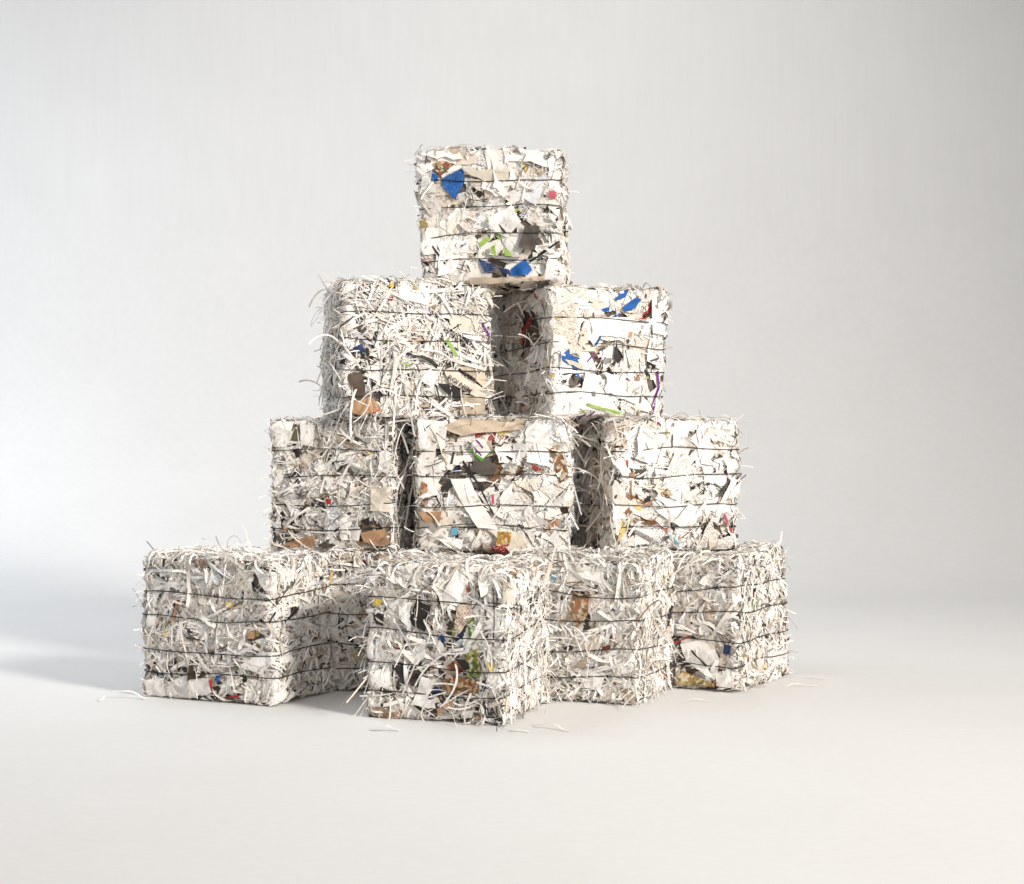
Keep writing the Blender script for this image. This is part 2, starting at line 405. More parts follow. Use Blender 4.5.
# key: (near corner x, y, which corner, yaw deg, w, d, h, z)
BALES = {
 'A': (-0.6550, 4.120, 'R', -25, .450, .305, .400, 0.0),
 'B': (-0.5380, 4.388, 'L', -10, .425, .380, .400, 0.0),
 'C': (-0.0180, 3.842, 'R', -20, .395, .388, .400, 0.0),
 'D': ( 0.3430, 4.137, 'R', -23, .400, .330, .400, 0.0),
 'E': ( 0.6547, 4.345, 'R', -30, .400, .420, .395, 0.0),
 'M': ( 0.2900, 4.570, 'R', -28, .370, .380, .395, 0.0),
 'F': (-0.3510, 4.420, 'R', -12, .383, .380, .395, 0.4),
 'G': (-0.2845, 4.400, 'L',   0, .449, .400, .395, 0.4),
 'H': ( 0.2940, 4.450, 'L',  15, .406, .390, .400, 0.4),
 'I': (-0.4940, 4.380, 'L',  14, .448, .400, .400, 0.798),
 'J': ( 0.1155, 4.440, 'L',  25, .398, .465, .397, 0.798),
 'K': ( 0.1400, 4.445, 'R',  -6, .418, .400, .405, 1.196),
}

SCRAPS = {
 'K': [
  ('front', 'blue', 1, 'blue triangular scrap with pale printing', [(-0.137, 0.111), (-0.076, 0.145), (-0.076, 0.105), (-0.088, 0.081), (-0.104, 0.047), (-0.139, 0.09)]),
  ('front', 'white', 0, 'white band above the blue scrap', [(-0.138, 0.113), (-0.142, 0.12), (-0.091, 0.154), (-0.076, 0.149)]),
  ('front', 'brown', 2, 'orange and brown picture scrap', [(-0.16, 0.153), (-0.137, 0.163), (-0.098, 0.154), (-0.141, 0.117), (-0.155, 0.131)]),
  ('front', 'blue', 0, 'small torn blue scrap', [(-0.174, 0.136), (-0.154, 0.123), (-0.148, 0.102), (-0.166, 0.1)]),
  ('front', 'blue', 0, 'bright blue scrap near the bottom edge', [(0.062, -0.161), (0.104, -0.126), (0.125, -0.164), (0.113, -0.181), (0.065, -0.179)]),
  ('front', 'navy', 1, 'navy scrap near the bottom edge', [(-0.037, -0.129), (0.016, -0.148), (0.008, -0.17), (-0.016, -0.167)]),
  ('front', 'navy', 0, 'thin navy scrap', [(0.017, -0.152), (0.057, -0.161), (0.065, -0.179), (0.044, -0.172)]),
  ('front', 'grey', 0, 'grey curved scrap', [(-0.007, -0.119), (0.089, -0.122), (0.074, -0.135), (0.058, -0.142), (0.032, -0.136)]),
  ('front', 'taupe', 0, 'dark grey four-sided scrap', [(0.102, -0.031), (0.146, -0.035), (0.131, -0.104), (0.082, -0.095)]),
  ('front', 'lime', 0, 'lime green scrap', [(-0.034, -0.087), (-0.007, -0.067), (-0.001, -0.076), (-0.028, -0.099)]),
  ('front', 'lime', 0, 'lime green scrap', [(0.002, -0.097), (0.014, -0.091), (0.017, -0.118), (0.002, -0.118)]),
  ('front', 'lime', 0, 'lime green scrap', [(0.038, -0.1), (0.056, -0.106), (0.068, -0.121), (0.044, -0.121)]),
  ('front', 'red', 0, 'red scrap', [(0.217, 0.01), (0.232, -0.026), (0.22, -0.032), (0.211, -0.005)]),
  ('front', 'pink', 0, 'pinkish red scrap', [(0.176, 0.07), (0.199, 0.067), (0.196, 0.046), (0.179, 0.046)]),
  ('front', 'black', 0, None, [(0.118, -0.14), (0.207, -0.081), (0.203, -0.076), (0.114, -0.134)]),
  ('front', 'black', 0, None, [(-0.187, -0.062), (-0.135, -0.144), (-0.131, -0.142), (-0.184, -0.06)]),
  ('front', 'black', 0, None, [(-0.177, -0.062), (-0.125, -0.144), (-0.122, -0.142), (-0.174, -0.061)]),
  ('front', 'black', 0, None, [(0.01, -0.018), (0.042, -0.057), (0.046, -0.054), (0.013, -0.015)]),
  ('front', 'tan', 0, 'tan card along the bottom edge', [(-0.064, -0.179), (0.092, -0.189), (0.167, -0.185), (0.167, -0.198), (-0.058, -0.197)]),
  ('front', 'tan', 0, None, [(-0.118, 0.203), (-0.073, 0.203), (-0.07, 0.173), (-0.091, 0.161)]),
  ('front', 'white', 0, None, [(-0.209, -0.028), (-0.118, -0.035), (-0.112, -0.11), (-0.196, -0.106)]),
  ('front', 'white', 0, None, [(-0.082, 0.197), (0.047, 0.185), (0.032, 0.117), (-0.07, 0.125)]),
  ('front', 'white', 0, None, [(-0.007, -0.013), (0.062, 0.027), (0.092, -0.024), (0.047, -0.068), (-0.004, -0.043)]),
 ],
 'J': [
  ('front', 'blue', 0, 'blue printed stripe on white page', [(0.008, 0.175), (0.039, 0.198), (0.064, 0.211), (0.039, 0.176), (0.011, 0.166)]),
  ('front', 'blue', 0, 'wide blue printed stripe', [(0.036, 0.148), (0.079, 0.178), (0.096, 0.169), (0.079, 0.144), (0.047, 0.13)]),
  ('front', 'blue', 0, 'small blue scrap', [(0.008, 0.113), (0.032, 0.13), (0.018, 0.104)]),
  ('front', 'blue', 0, 'small blue scrap', [(-0.031, 0.136), (-0.007, 0.146), (-0.007, 0.128), (-0.024, 0.128)]),
  ('front', 'blue', 1, 'ragged blue scrap shaped like a splash', [(-0.169, -0.014), (-0.143, 0.01), (-0.133, -0.01), (-0.104, -0.019), (-0.109, -0.058), (-0.097, -0.09), (-0.122, -0.064), (-0.129, -0.039), (-0.149, -0.039), (-0.163, -0.032)]),
  ('front', 'blue', 0, None, [(-0.034, 0.051), (-0.048, 0.026), (-0.042, 0.024), (-0.028, 0.048)]),
  ('front', 'lime', 0, 'long green strip', [(-0.08, -0.16), (0.032, -0.181), (0.032, -0.189), (-0.076, -0.169)]),
  ('front', 'purple', 0, 'short purple strip', [(-0.054, 0.002), (-0.081, -0.029), (-0.077, -0.031), (-0.049, -0.001)]),
  ('front', 'purple', 0, 'long purple strip', [(0.17, -0.045), (0.178, -0.045), (0.179, -0.107), (0.16, -0.184), (0.153, -0.184), (0.171, -0.107)]),
  ('front', 'purple', 0, None, [(-0.083, -0.19), (-0.11, -0.199), (-0.108, -0.203), (-0.081, -0.194)]),
  ('front', 'purple', 0, None, [(-0.057, -0.181), (-0.077, -0.199), (-0.074, -0.202), (-0.053, -0.184)]),
  ('front', 'black', 0, 'dark drop-shaped scrap', [(0.029, 0.042), (0.036, 0.003), (0.046, -0.015), (0.032, -0.029), (0.018, -0.013)]),
  ('front', 'orange', 0, 'orange scrap', [(0.061, 0.068), (0.079, 0.071), (0.076, 0.052), (0.065, 0.055)]),
  ('front', 'taupe', 0, None, [(0.14, -0.019), (0.172, -0.006), (0.169, -0.0), (0.137, -0.013)]),
  ('front', 'taupe', 0, None, [(-0.057, 0.123), (-0.05, 0.07), (-0.046, 0.07), (-0.053, 0.124)]),
  ('front', 'taupe', 0, None, [(0.13, 0.167), (0.148, 0.03), (0.151, 0.03), (0.133, 0.167)]),
  ('front', 'white', 0, None, [(-0.176, 0.196), (-0.035, 0.202), (-0.028, 0.134), (-0.179, 0.131)]),
  ('front', 'white', 0, None, [(-0.169, 0.021), (-0.085, 0.03), (-0.035, -0.056), (-0.169, -0.074)]),
  ('front', 'white', 0, None, [(-0.069, 0.105), (0.076, 0.116), (0.062, 0.049), (-0.062, 0.051)]),
  ('front', 'white', 0, None, [(-0.163, -0.118), (-0.035, -0.11), (-0.021, -0.164), (-0.149, -0.192)]),
  ('front', 'white', 0, None, [(0.139, 0.06), (0.195, 0.053), (0.188, -0.03), (0.132, -0.016)]),
  ('left', 'red', 0, 'dark red strip on the shaded side', [(0.025, 0.033), (0.054, 0.102), (0.082, 0.121), (0.096, 0.105), (0.061, 0.077), (0.039, 0.032)]),
  ('left', 'red', 0, None, [(0.099, 0.207), (0.155, 0.148), (0.162, 0.149), (0.107, 0.208)]),
  ('left', 'cream', 0, None, [(-0.162, 0.108), (0.018, 0.135), (0.039, 0.053), (-0.146, 0.052)]),
  ('left', 'cream', 0, None, [(-0.177, -0.052), (-0.041, -0.051), (0.018, -0.112), (-0.162, -0.126)]),
 ],
 'G': [
  ('front', 'taupe', 0, 'dark grey square scrap', [(-0.043, 0.092), (0.022, 0.061), (0.007, 0.022), (-0.057, 0.05)]),
  ('front', 'white', 0, 'white scrap with purple lines', [(-0.06, 0.121), (-0.04, 0.144), (-0.016, 0.138), (0.001, 0.103), (-0.025, 0.08)]),
  ('front', 'green', 0, 'green V-shaped edge of a scrap', [(-0.06, 0.118), (-0.026, 0.086), (0.002, 0.106), (0.005, 0.1), (-0.026, 0.074), (-0.063, 0.112)]),
  ('front', 'purple', 0, None, [(-0.044, 0.137), (-0.006, 0.093), (-0.003, 0.096), (-0.041, 0.14)]),
  ('front', 'purple', 0, None, [(-0.056, 0.123), (-0.026, 0.09), (-0.024, 0.093), (-0.053, 0.125)]),
  ('front', 'black', 0, None, [(-0.082, 0.076), (-0.028, -0.003), (-0.024, 0.001), (-0.077, 0.08)]),
  ('front', 'black', 0, None, [(-0.028, -0.002), (0.007, -0.088), (0.01, -0.087), (-0.024, -0.0)]),
  ('front', 'black', 0, None, [(-0.192, 0.038), (-0.151, -0.056), (-0.146, -0.054), (-0.187, 0.04)]),
  ('front', 'black', 0, None, [(0.06, 0.008), (0.094, 0.04), (0.09, 0.043), (0.057, 0.012)]),
  ('front', 'grey', 0, None, [(0.033, 0.033), (0.064, 0.07), (0.059, 0.075), (0.028, 0.038)]),
  ('front', 'black', 0, None, [(0.07, -0.112), (0.135, -0.192), (0.138, -0.189), (0.073, -0.11)]),
  ('front', 'black', 0, None, [(-0.11, 0.104), (-0.116, 0.071), (-0.11, 0.07), (-0.104, 0.103)]),
  ('front', 'black', 0, 'black ragged scrap', [(-0.139, 0.003), (-0.116, 0.027), (-0.113, 0.015), (-0.125, -0.011)]),
  ('front', 'orange', 0, 'large orange-brown scrap', [(-0.216, -0.071), (-0.144, -0.069), (-0.15, -0.105), (-0.178, -0.139), (-0.189, -0.111)]),
  ('front', 'brown', 2, None, [(-0.204, 0.021), (-0.183, 0.009), (-0.189, -0.046), (-0.21, -0.052)]),
  ('front', 'cyan', 0, 'light blue scrap', [(-0.113, -0.128), (-0.094, -0.125), (-0.099, -0.151), (-0.116, -0.153)]),
  ('front', 'black', 0, None, [(-0.113, -0.13), (-0.04, -0.131), (-0.04, -0.125), (-0.113, -0.124)]),
  ('front', 'yellow', 2, 'black and yellow picture scrap', [(0.013, -0.136), (0.05, -0.136), (0.042, -0.173), (0.001, -0.178)]),
  ('front', 'red', 1, 'bright red scrap with white stripes', [(0.001, -0.173), (0.042, -0.167), (0.036, -0.21), (-0.02, -0.204)]),
  ('front', 'pink', 0, 'magenta scrap', [(0.005, -0.026), (0.012, -0.026), (0.012, -0.055), (0.005, -0.055)]),
  ('front', 'red', 0, None, [(0.115, 0.059), (0.145, 0.044), (0.133, 0.039), (0.116, 0.05)]),
  ('front', 'ochre', 0, None, [(0.145, 0.027), (0.169, 0.027), (0.174, 0.009), (0.16, 0.006)]),
  ('front', 'white', 0, 'large white page', [(-0.213, 0.197), (-0.131, 0.194), (-0.134, 0.112), (-0.21, 0.112)]),
  ('front', 'white', 0, 'upright white page', [(0.101, 0.194), (0.169, 0.176), (0.166, 0.053), (0.101, 0.069)]),
  ('front', 'white', 0, 'slanting white page', [(-0.116, 0.027), (-0.06, 0.03), (0.013, -0.129), (-0.04, -0.129)]),
  ('front', 'tan', 0, 'crumpled tan page along the top', [(-0.156, 0.176), (-0.087, 0.2), (0.098, 0.2), (0.098, 0.168), (-0.049, 0.159), (-0.087, 0.15)]),
  ('front', 'cream', 0, None, [(-0.019, -0.132), (0.083, -0.132), (0.127, -0.19), (0.054, -0.202)]),
  ('front', 'brown', 2, None, [(0.169, 0.109), (0.201, 0.121), (0.218, 0.021), (0.189, 0.006)]),
 ],
 'H': [
  ('front', 'red', 0, 'red arrow-shaped scrap', [(-0.062, 0.2), (-0.038, 0.191), (-0.056, 0.181)]),
  ('front', 'red', 0, None, [(-0.162, 0.095), (-0.159, 0.061), (-0.155, 0.062), (-0.157, 0.095)]),
  ('front', 'taupe', 0, None, [(-0.153, 0.093), (-0.091, 0.07), (-0.089, 0.074), (-0.151, 0.097)]),
  ('front', 'black', 0, 'black scrap', [(-0.103, -0.048), (-0.096, -0.025), (-0.084, -0.025), (-0.087, -0.043)]),
  ('front', 'black', 0, None, [(0.069, -0.027), (0.092, -0.009), (0.086, -0.033)]),
  ('front', 'black', 0, None, [(0.063, 0.003), (0.076, 0.006), (0.076, -0.003), (0.067, -0.006)]),
  ('front', 'black', 0, None, [(0.092, 0.006), (0.105, 0.006), (0.105, -0.003), (0.096, -0.003)]),
  ('front', 'red', 0, None, [(-0.082, -0.108), (-0.039, -0.144), (-0.036, -0.141), (-0.079, -0.104)]),
  ('front', 'cyan', 0, None, [(-0.033, -0.156), (0.0, -0.183), (0.004, -0.179), (-0.029, -0.152)]),
  ('front', 'grey', 1, 'grey strip with black dashes', [(-0.134, -0.145), (-0.064, -0.186), (-0.059, -0.179), (-0.129, -0.137)]),
  ('front', 'red', 0, 'red scrap at the right edge', [(0.174, -0.128), (0.19, -0.137), (0.187, -0.152)]),
  ('front', 'pink', 0, None, [(0.151, -0.091), (0.157, -0.091), (0.18, -0.128), (0.17, -0.131)]),
  ('front', 'ochre', 0, None, [(-0.134, -0.058), (-0.112, -0.055), (-0.115, -0.076), (-0.131, -0.073)]),
  ('front', 'orange', 0, None, [(-0.15, 0.047), (-0.134, 0.047), (-0.134, 0.032), (-0.15, 0.035)]),
  ('front', 'ochre', 2, None, [(-0.049, -0.008), (-0.026, -0.002), (-0.02, -0.02), (-0.046, -0.026)]),
  ('front', 'taupe', 0, None, [(-0.016, 0.166), (0.0, 0.076), (0.004, 0.076), (-0.012, 0.166)]),
  ('front', 'taupe', 0, None, [(0.116, 0.001), (0.152, -0.029), (0.156, -0.025), (0.12, 0.005)]),
  ('front', 'white', 0, None, [(-0.071, -0.073), (0.015, -0.053), (0.047, -0.111), (-0.023, -0.116)]),
  ('front', 'white', 0, None, [(0.17, 0.021), (0.187, 0.015), (0.135, -0.103), (0.122, -0.1)]),
  ('front', 'white', 0, None, [(-0.2, 0.077), (-0.156, 0.1), (-0.112, 0.046), (-0.169, 0.023)]),
  ('front', 'white', 0, None, [(-0.033, 0.19), (0.047, 0.196), (0.034, 0.121), (-0.023, 0.124)]),
  ('left', 'cream', 0, None, [(-0.11, 0.105), (0.166, 0.112), (0.185, 0.062), (-0.008, 0.012)]),
 ],
 'I': [
  ('front', 'cream', 0, 'beige scrap with black capital letters', [(0.071, -0.056), (0.095, -0.045), (0.179, -0.101), (0.208, -0.122), (0.189, -0.14), (0.14, -0.121), (0.089, -0.093)]),
  ('front', 'tan', 0, None, [(0.113, -0.042), (0.189, -0.041), (0.223, -0.106), (0.208, -0.121), (0.155, -0.071)]),
  ('front', 'black', 0, 'dark creased scrap', [(0.053, -0.096), (0.087, -0.098), (0.113, -0.112), (0.132, -0.128), (0.113, -0.149), (0.083, -0.125)]),
  ('front', 'tan', 0, None, [(0.12, -0.128), (0.199, -0.134), (0.193, -0.178), (0.12, -0.185)]),
  ('front', 'orange', 0, 'orange scrap at the bottom corner', [(-0.216, -0.125), (-0.146, -0.138), (-0.111, -0.177), (-0.187, -0.192), (-0.216, -0.179)]),
  ('front', 'dbrown', 0, 'dark brown scrap', [(-0.216, -0.058), (-0.169, -0.068), (-0.163, -0.138), (-0.195, -0.147)]),
  ('front', 'black', 0, None, [(-0.236, -0.029), (-0.21, -0.028), (-0.21, -0.043), (-0.233, -0.043)]),
  ('front', 'navy', 0, 'navy scrap', [(-0.192, 0.001), (-0.165, 0.016), (-0.153, -0.007), (-0.182, -0.016)]),
  ('front', 'yellow', 0, 'yellow scrap at the top', [(-0.094, 0.192), (-0.073, 0.198), (-0.076, 0.181), (-0.091, 0.182)]),
  ('front', 'red', 0, None, [(-0.147, -0.174), (-0.123, -0.177), (-0.141, -0.189)]),
  ('front', 'taupe', 1, None, [(0.085, 0.062), (0.151, 0.06), (0.168, 0.024), (0.127, 0.036)]),
  ('front', 'tan', 0, None, [(-0.025, -0.079), (0.017, -0.108), (0.005, -0.12), (-0.031, -0.115)]),
  ('front', 'white', 0, None, [(0.002, -0.043), (0.068, -0.048), (0.038, -0.108), (0.005, -0.091)]),
  ('front', 'white', 0, None, [(-0.247, 0.123), (-0.188, 0.13), (-0.179, 0.066), (-0.25, 0.07)]),
  ('front', 'white', 0, None, [(-0.055, 0.209), (0.035, 0.2), (0.023, 0.135), (-0.061, 0.15)]),
  ('front', 'cream', 0, None, [(0.08, 0.109), (0.187, 0.108), (0.181, 0.051), (0.095, 0.059)]),
  ('front', 'taupe', 0, None, [(-0.171, 0.075), (-0.153, 0.06), (-0.156, 0.022), (-0.177, 0.031)]),
 ],
 'F': [
  ('front', 'orange', 0, 'orange scrap near the bottom', [(0.083, -0.136), (0.166, -0.129), (0.183, -0.171), (0.13, -0.178), (0.095, -0.164)]),
  ('front', 'orange', 0, 'orange-brown scrap at the bottom', [(-0.146, -0.173), (-0.055, -0.144), (-0.044, -0.177), (-0.116, -0.184)]),
  ('front', 'black', 0, 'black triangular scrap', [(0.086, -0.101), (0.118, -0.092), (0.112, -0.116)]),
  ('front', 'black', 0, None, [(-0.128, -0.049), (-0.079, -0.074), (-0.077, -0.07), (-0.126, -0.045)]),
  ('front', 'red', 0, 'small red scrap', [(-0.022, -0.031), (-0.003, -0.034), (-0.006, -0.049), (-0.019, -0.046)]),
  ('front', 'taupe', 0, None, [(0.028, 0.073), (0.044, 0.073), (0.072, 0.038), (0.065, 0.026), (0.041, 0.049)]),
  ('front', 'white', 0, None, [(0.154, 0.112), (0.189, 0.109), (0.177, 0.041), (0.149, 0.047)]),
  ('front', 'white', 0, None, [(-0.044, 0.08), (-0.019, 0.074), (0.017, -0.016), (-0.006, -0.022)]),
  ('front', 'white', 0, None, [(-0.195, 0.184), (-0.116, 0.195), (-0.14, 0.121), (-0.189, 0.124)]),
  ('front', 'white', 0, None, [(-0.097, 0.186), (-0.05, 0.183), (-0.059, 0.118), (-0.094, 0.127)]),
  ('front', 'white', 0, None, [(0.028, -0.12), (0.084, -0.119), (0.084, -0.161), (0.034, -0.158)]),
  ('front', 'cream', 0, None, [(0.127, -0.009), (0.189, -0.003), (0.189, -0.083), (0.121, -0.074)]),
  ('front', 'taupe', 1, None, [(-0.04, -0.174), (-0.003, -0.153), (0.016, -0.176), (-0.022, -0.186)]),
 ],
 'A': [
  ('front', 'white', 0, 'large white page curling at the bottom', [(-0.131, -0.147), (-0.069, -0.128), (0.018, -0.137), (0.036, -0.173), (-0.088, -0.207)]),
  ('front', 'white', 0, 'white rounded page at the bottom corner', [(0.193, -0.125), (0.227, -0.113), (0.243, -0.142), (0.24, -0.189), (0.213, -0.196), (0.184, -0.176)]),
  ('front', 'white', 0, 'white page at the top right', [(0.163, 0.182), (0.213, 0.19), (0.243, 0.171), (0.24, 0.115), (0.204, 0.123)]),
  ('front', 'white', 0, None, [(0.117, -0.088), (0.188, -0.048), (0.243, -0.054), (0.171, -0.113)]),
  ('front', 'white', 0, None, [(-0.211, -0.147), (-0.147, -0.137), (-0.133, -0.188), (-0.197, -0.209)]),
  ('front', 'white', 0, None, [(-0.197, 0.043), (-0.161, 0.045), (-0.168, 0.01), (-0.197, -0.003)]),
  ('front', 'red', 0, 'red scrap', [(0.018, -0.138), (0.033, -0.142), (0.03, -0.179)]),
  ('front', 'red', 0, 'red scrap', [(0.07, -0.183), (0.113, -0.173), (0.104, -0.186)]),
  ('front', 'orange', 0, 'orange scrap', [(0.147, 0.005), (0.171, 0.007), (0.167, -0.014), (0.147, -0.013)]),
  ('front', 'black', 0, None, [(0.186, 0.187), (0.236, 0.177), (0.237, 0.181), (0.188, 0.192)]),
  ('front', 'orange', 0, None, [(0.036, 0.107), (0.057, 0.111), (0.053, 0.088), (0.036, 0.09)]),
  ('front', 'ochre', 0, None, [(0.067, 0.089), (0.101, 0.088), (0.094, 0.071), (0.07, 0.072)]),
  ('front', 'grey', 2, None, [(-0.039, 0.197), (0.019, 0.196), (0.006, 0.176), (-0.032, 0.178)]),
  ('front', 'white', 0, None, [(-0.202, 0.092), (-0.065, 0.126), (-0.068, 0.137), (-0.206, 0.102)]),
  ('right', 'white', 0, None, [(-0.116, -0.046), (-0.041, -0.041), (-0.031, -0.085), (-0.101, -0.087)]),
 ],
 'C': [
  ('front', 'black', 0, 'dark grey angular scrap', [(-0.053, 0.106), (-0.008, 0.099), (-0.012, 0.078), (-0.028, 0.034), (-0.062, 0.045), (-0.068, 0.061)]),
  ('front', 'tan', 1, 'faded tan printed scrap', [(0.064, 0.11), (0.095, 0.106), (0.098, 0.074), (0.073, 0.043), (0.051, 0.024)]),
  ('front', 'lime', 0, 'lime green sliver', [(0.041, 0.026), (0.064, 0.084), (0.059, 0.053), (0.044, 0.022)]),
  ('front', 'green', 2, 'green and yellow picture scrap', [(0.086, -0.008), (0.121, 0.005), (0.126, -0.068), (0.086, -0.07)]),
  ('front', 'green', 2, None, [(0.09, 0.075), (0.107, 0.078), (0.112, 0.019), (0.093, 0.013)]),
  ('front', 'dred', 2, 'reddish brown picture scrap', [(0.029, -0.045), (0.054, -0.027), (0.086, -0.042), (0.064, -0.064), (0.03, -0.057)]),
  ('front', 'black', 0, None, [(0.054, -0.023), (0.082, -0.024), (0.096, -0.044), (0.079, -0.055)]),
  ('front', 'navy', 0, 'navy scrap', [(0.051, 0.047), (0.076, 0.048), (0.073, 0.028), (0.055, 0.015)]),
  ('front', 'brown', 2, 'brown picture strip', [(0.023, -0.066), (0.125, -0.076), (0.121, -0.113), (0.01, -0.119)]),
  ('front', 'black', 0, 'black triangular scrap', [(-0.123, -0.06), (-0.066, -0.065), (-0.089, -0.108)]),
  ('front', 'navy', 0, 'dark blue scrap beside a white page', [(-0.008, -0.104), (0.014, -0.103), (0.01, -0.124), (-0.025, -0.133)]),
  ('front', 'orange', 0, 'orange scrap', [(0.019, -0.144), (0.045, -0.136), (0.041, -0.158), (0.023, -0.165)]),
  ('front', 'orange', 0, 'orange scrap', [(0.0, -0.161), (0.014, -0.157), (0.014, -0.173), (0.003, -0.176)]),
  ('front', 'white', 0, 'white angular page', [(-0.039, -0.081), (-0.005, -0.091), (-0.028, -0.138), (-0.008, -0.14), (-0.001, -0.161), (-0.069, -0.154)]),
  ('front', 'olive', 2, 'olive picture scrap at the bottom', [(0.071, -0.164), (0.143, -0.169), (0.117, -0.192)]),
  ('front', 'cream', 0, 'beige scrap with bold black letters', [(0.145, -0.134), (0.2, -0.117), (0.23, -0.114), (0.23, -0.149), (0.198, -0.169), (0.173, -0.171), (0.159, -0.161)]),
  ('front', 'black', 0, None, [(0.167, -0.181), (0.189, -0.172), (0.195, -0.19), (0.173, -0.191)]),
  ('front', 'white', 0, None, [(0.012, 0.111), (0.059, 0.19), (0.092, 0.168), (0.072, 0.1)]),
  ('front', 'white', 0, None, [(-0.102, 0.099), (-0.062, 0.105), (-0.077, 0.042), (-0.097, 0.057)]),
  ('front', 'white', 0, None, [(-0.207, 0.005), (-0.178, 0.019), (-0.175, -0.047), (-0.204, -0.054)]),
  ('front', 'white', 0, None, [(-0.074, -0.029), (-0.025, 0.013), (-0.028, -0.027), (-0.062, -0.062)]),
  ('front', 'cream', 0, None, [(0.184, 0.171), (0.222, 0.177), (0.217, 0.126), (0.184, 0.12)]),
  ('front', 'white', 0, None, [(-0.184, -0.079), (-0.131, -0.071), (-0.12, -0.123), (-0.178, -0.126)]),
  ('front', 'tan', 2, None, [(-0.181, -0.169), (-0.097, -0.169), (-0.091, -0.195), (-0.178, -0.198)]),
  ('front', 'dred', 0, None, [(-0.117, -0.015), (-0.085, -0.016), (-0.097, -0.032)]),
  ('front', 'black', 0, None, [(-0.178, 0.069), (-0.143, 0.066), (-0.149, 0.034), (-0.172, 0.038)]),
  ('front', 'yellow', 0, 'small yellow scrap', [(-0.175, 0.109), (-0.152, 0.107), (-0.154, 0.089), (-0.172, 0.088)]),
 ],
 'D': [
  ('front', 'orange', 2, 'large orange-brown scrap', [(0.013, 0.115), (0.061, 0.108), (0.058, 0.055), (0.028, 0.015), (0.004, 0.061)]),
  ('front', 'white', 0, None, [(0.007, 0.19), (0.094, 0.187), (0.1, 0.146), (0.019, 0.157)]),
  ('front', 'tan', 0, 'crumpled tan scrap at the bottom', [(0.158, -0.176), (0.193, -0.165), (0.196, -0.196), (0.167, -0.198)]),
  ('front', 'black', 0, None, [(-0.02, -0.027), (0.013, -0.029), (0.007, -0.046), (-0.017, -0.041)]),
  ('front', 'cyan', 0, None, [(-0.059, 0.149), (-0.032, 0.147), (-0.035, 0.135), (-0.056, 0.137)]),
  ('front', 'cream', 0, None, [(0.019, 0.003), (0.094, 0.001), (0.088, -0.05), (0.028, -0.047)]),
  ('front', 'white', 0, None, [(0.034, -0.109), (0.108, -0.118), (0.094, -0.166), (0.046, -0.158)]),
 ],
 'E': [
  ('front', 'white', 0, 'large white page', [(0.024, -0.075), (0.111, -0.044), (0.146, -0.106), (0.129, -0.171), (0.042, -0.122)]),
  ('front', 'white', 0, None, [(0.129, -0.148), (0.175, -0.13), (0.185, -0.193), (0.138, -0.185)]),
  ('front', 'red', 0, 'red sliver', [(-0.007, -0.083), (0.051, -0.05), (0.049, -0.046), (-0.009, -0.08)]),
  ('front', 'black', 0, None, [(0.057, -0.091), (0.122, -0.15), (0.126, -0.146), (0.061, -0.087)]),
  ('front', 'taupe', 0, None, [(-0.011, -0.126), (0.016, -0.132), (0.011, -0.19), (-0.011, -0.167)]),
  ('front', 'ochre', 2, 'yellowish printed scrap along the bottom', [(0.024, -0.147), (0.129, -0.18), (0.129, -0.192), (0.024, -0.189)]),
  ('front', 'navy', 0, None, [(0.16, -0.058), (0.185, -0.062), (0.178, -0.086), (0.157, -0.085)]),
  ('front', 'tan', 0, None, [(0.097, 0.04), (0.132, 0.036), (0.122, 0.006), (0.1, 0.008)]),
 ],
}

# ------------------------------------------------------------------ what each bale is made of
LIGHT = {'white':54, 'warm':28, 'cool':5, 'cream':11, 'tan':2.2, 'grey':.8, 'orange':.35, 'taupe':1, 'ochre':.3, 'lime':.06, 'red':.1, 'blue':.12}
MIXED = {'white':42, 'warm':28, 'cool':5, 'cream':14, 'tan':6, 'grey':2.4, 'orange':1.1, 'brown':2, 'dbrown':1.5, 'taupe':2.8, 'black':1.8, 'ochre':.8, 'olive':.8, 'red':.25, 'navy':.4, 'lime':.15}
CHIPS = {'white':26, 'warm':18, 'cream':12, 'tan':9, 'taupe':9, 'black':7, 'brown':6, 'grey':4, 'orange':1.8, 'ochre':1.3, 'red':.35, 'lime':.3, 'purple':.25, 'blue':.25, 'dred':1.2, 'dbrown':5, 'olive':2}  # paper bits; the dark shares also paint shade into the gaps
STRIP = {'white':62, 'warm':28, 'cool':7, 'cream':7, 'tan':1.6, 'grey':.8, 'taupe':1.2, 'black':.7, 'ochre':.15, 'red':.08, 'orange':.22, 'lime':.05, 'purple':.03}

# style: (page scraps per face, page size, chips, strips, strip width, strip length, arc, flyaways, top fluff, palette)
STYLE = {
 'smooth': dict(ns=240, size=(.040,.140), chips=210, strips=170, W=(.0018,.0040), L=(.02,.08), arc=.002, fly=30, fluff=140, pal=LIGHT, h=(-.008,.001)),
 'pages':  dict(ns=280, size=(.032,.115), chips=330, strips=270, W=(.0018,.0042), L=(.02,.09), arc=.003, fly=40, fluff=160, pal=LIGHT, h=(-.010,.001)),
 'mixed':  dict(ns=260, size=(.022,.075), chips=460, strips=620, W=(.0020,.0050), L=(.025,.11), arc=.004, fly=60, fluff=200, pal=MIXED, h=(-.011,.000)),
 'curly':  dict(ns=160, size=(.020,.060), chips=380, strips=1100, W=(.0024,.0062), L=(.03,.13), arc=.006, fly=66, fluff=360, pal=LIGHT, h=(-.012,-.001)),
 'shreds': dict(ns=250, size=(.022,.080), chips=380, strips=960, W=(.0026,.0068), L=(.03,.125), arc=.0032, fly=50, fluff=420, pal=LIGHT, h=(-.011,-.002)),
}
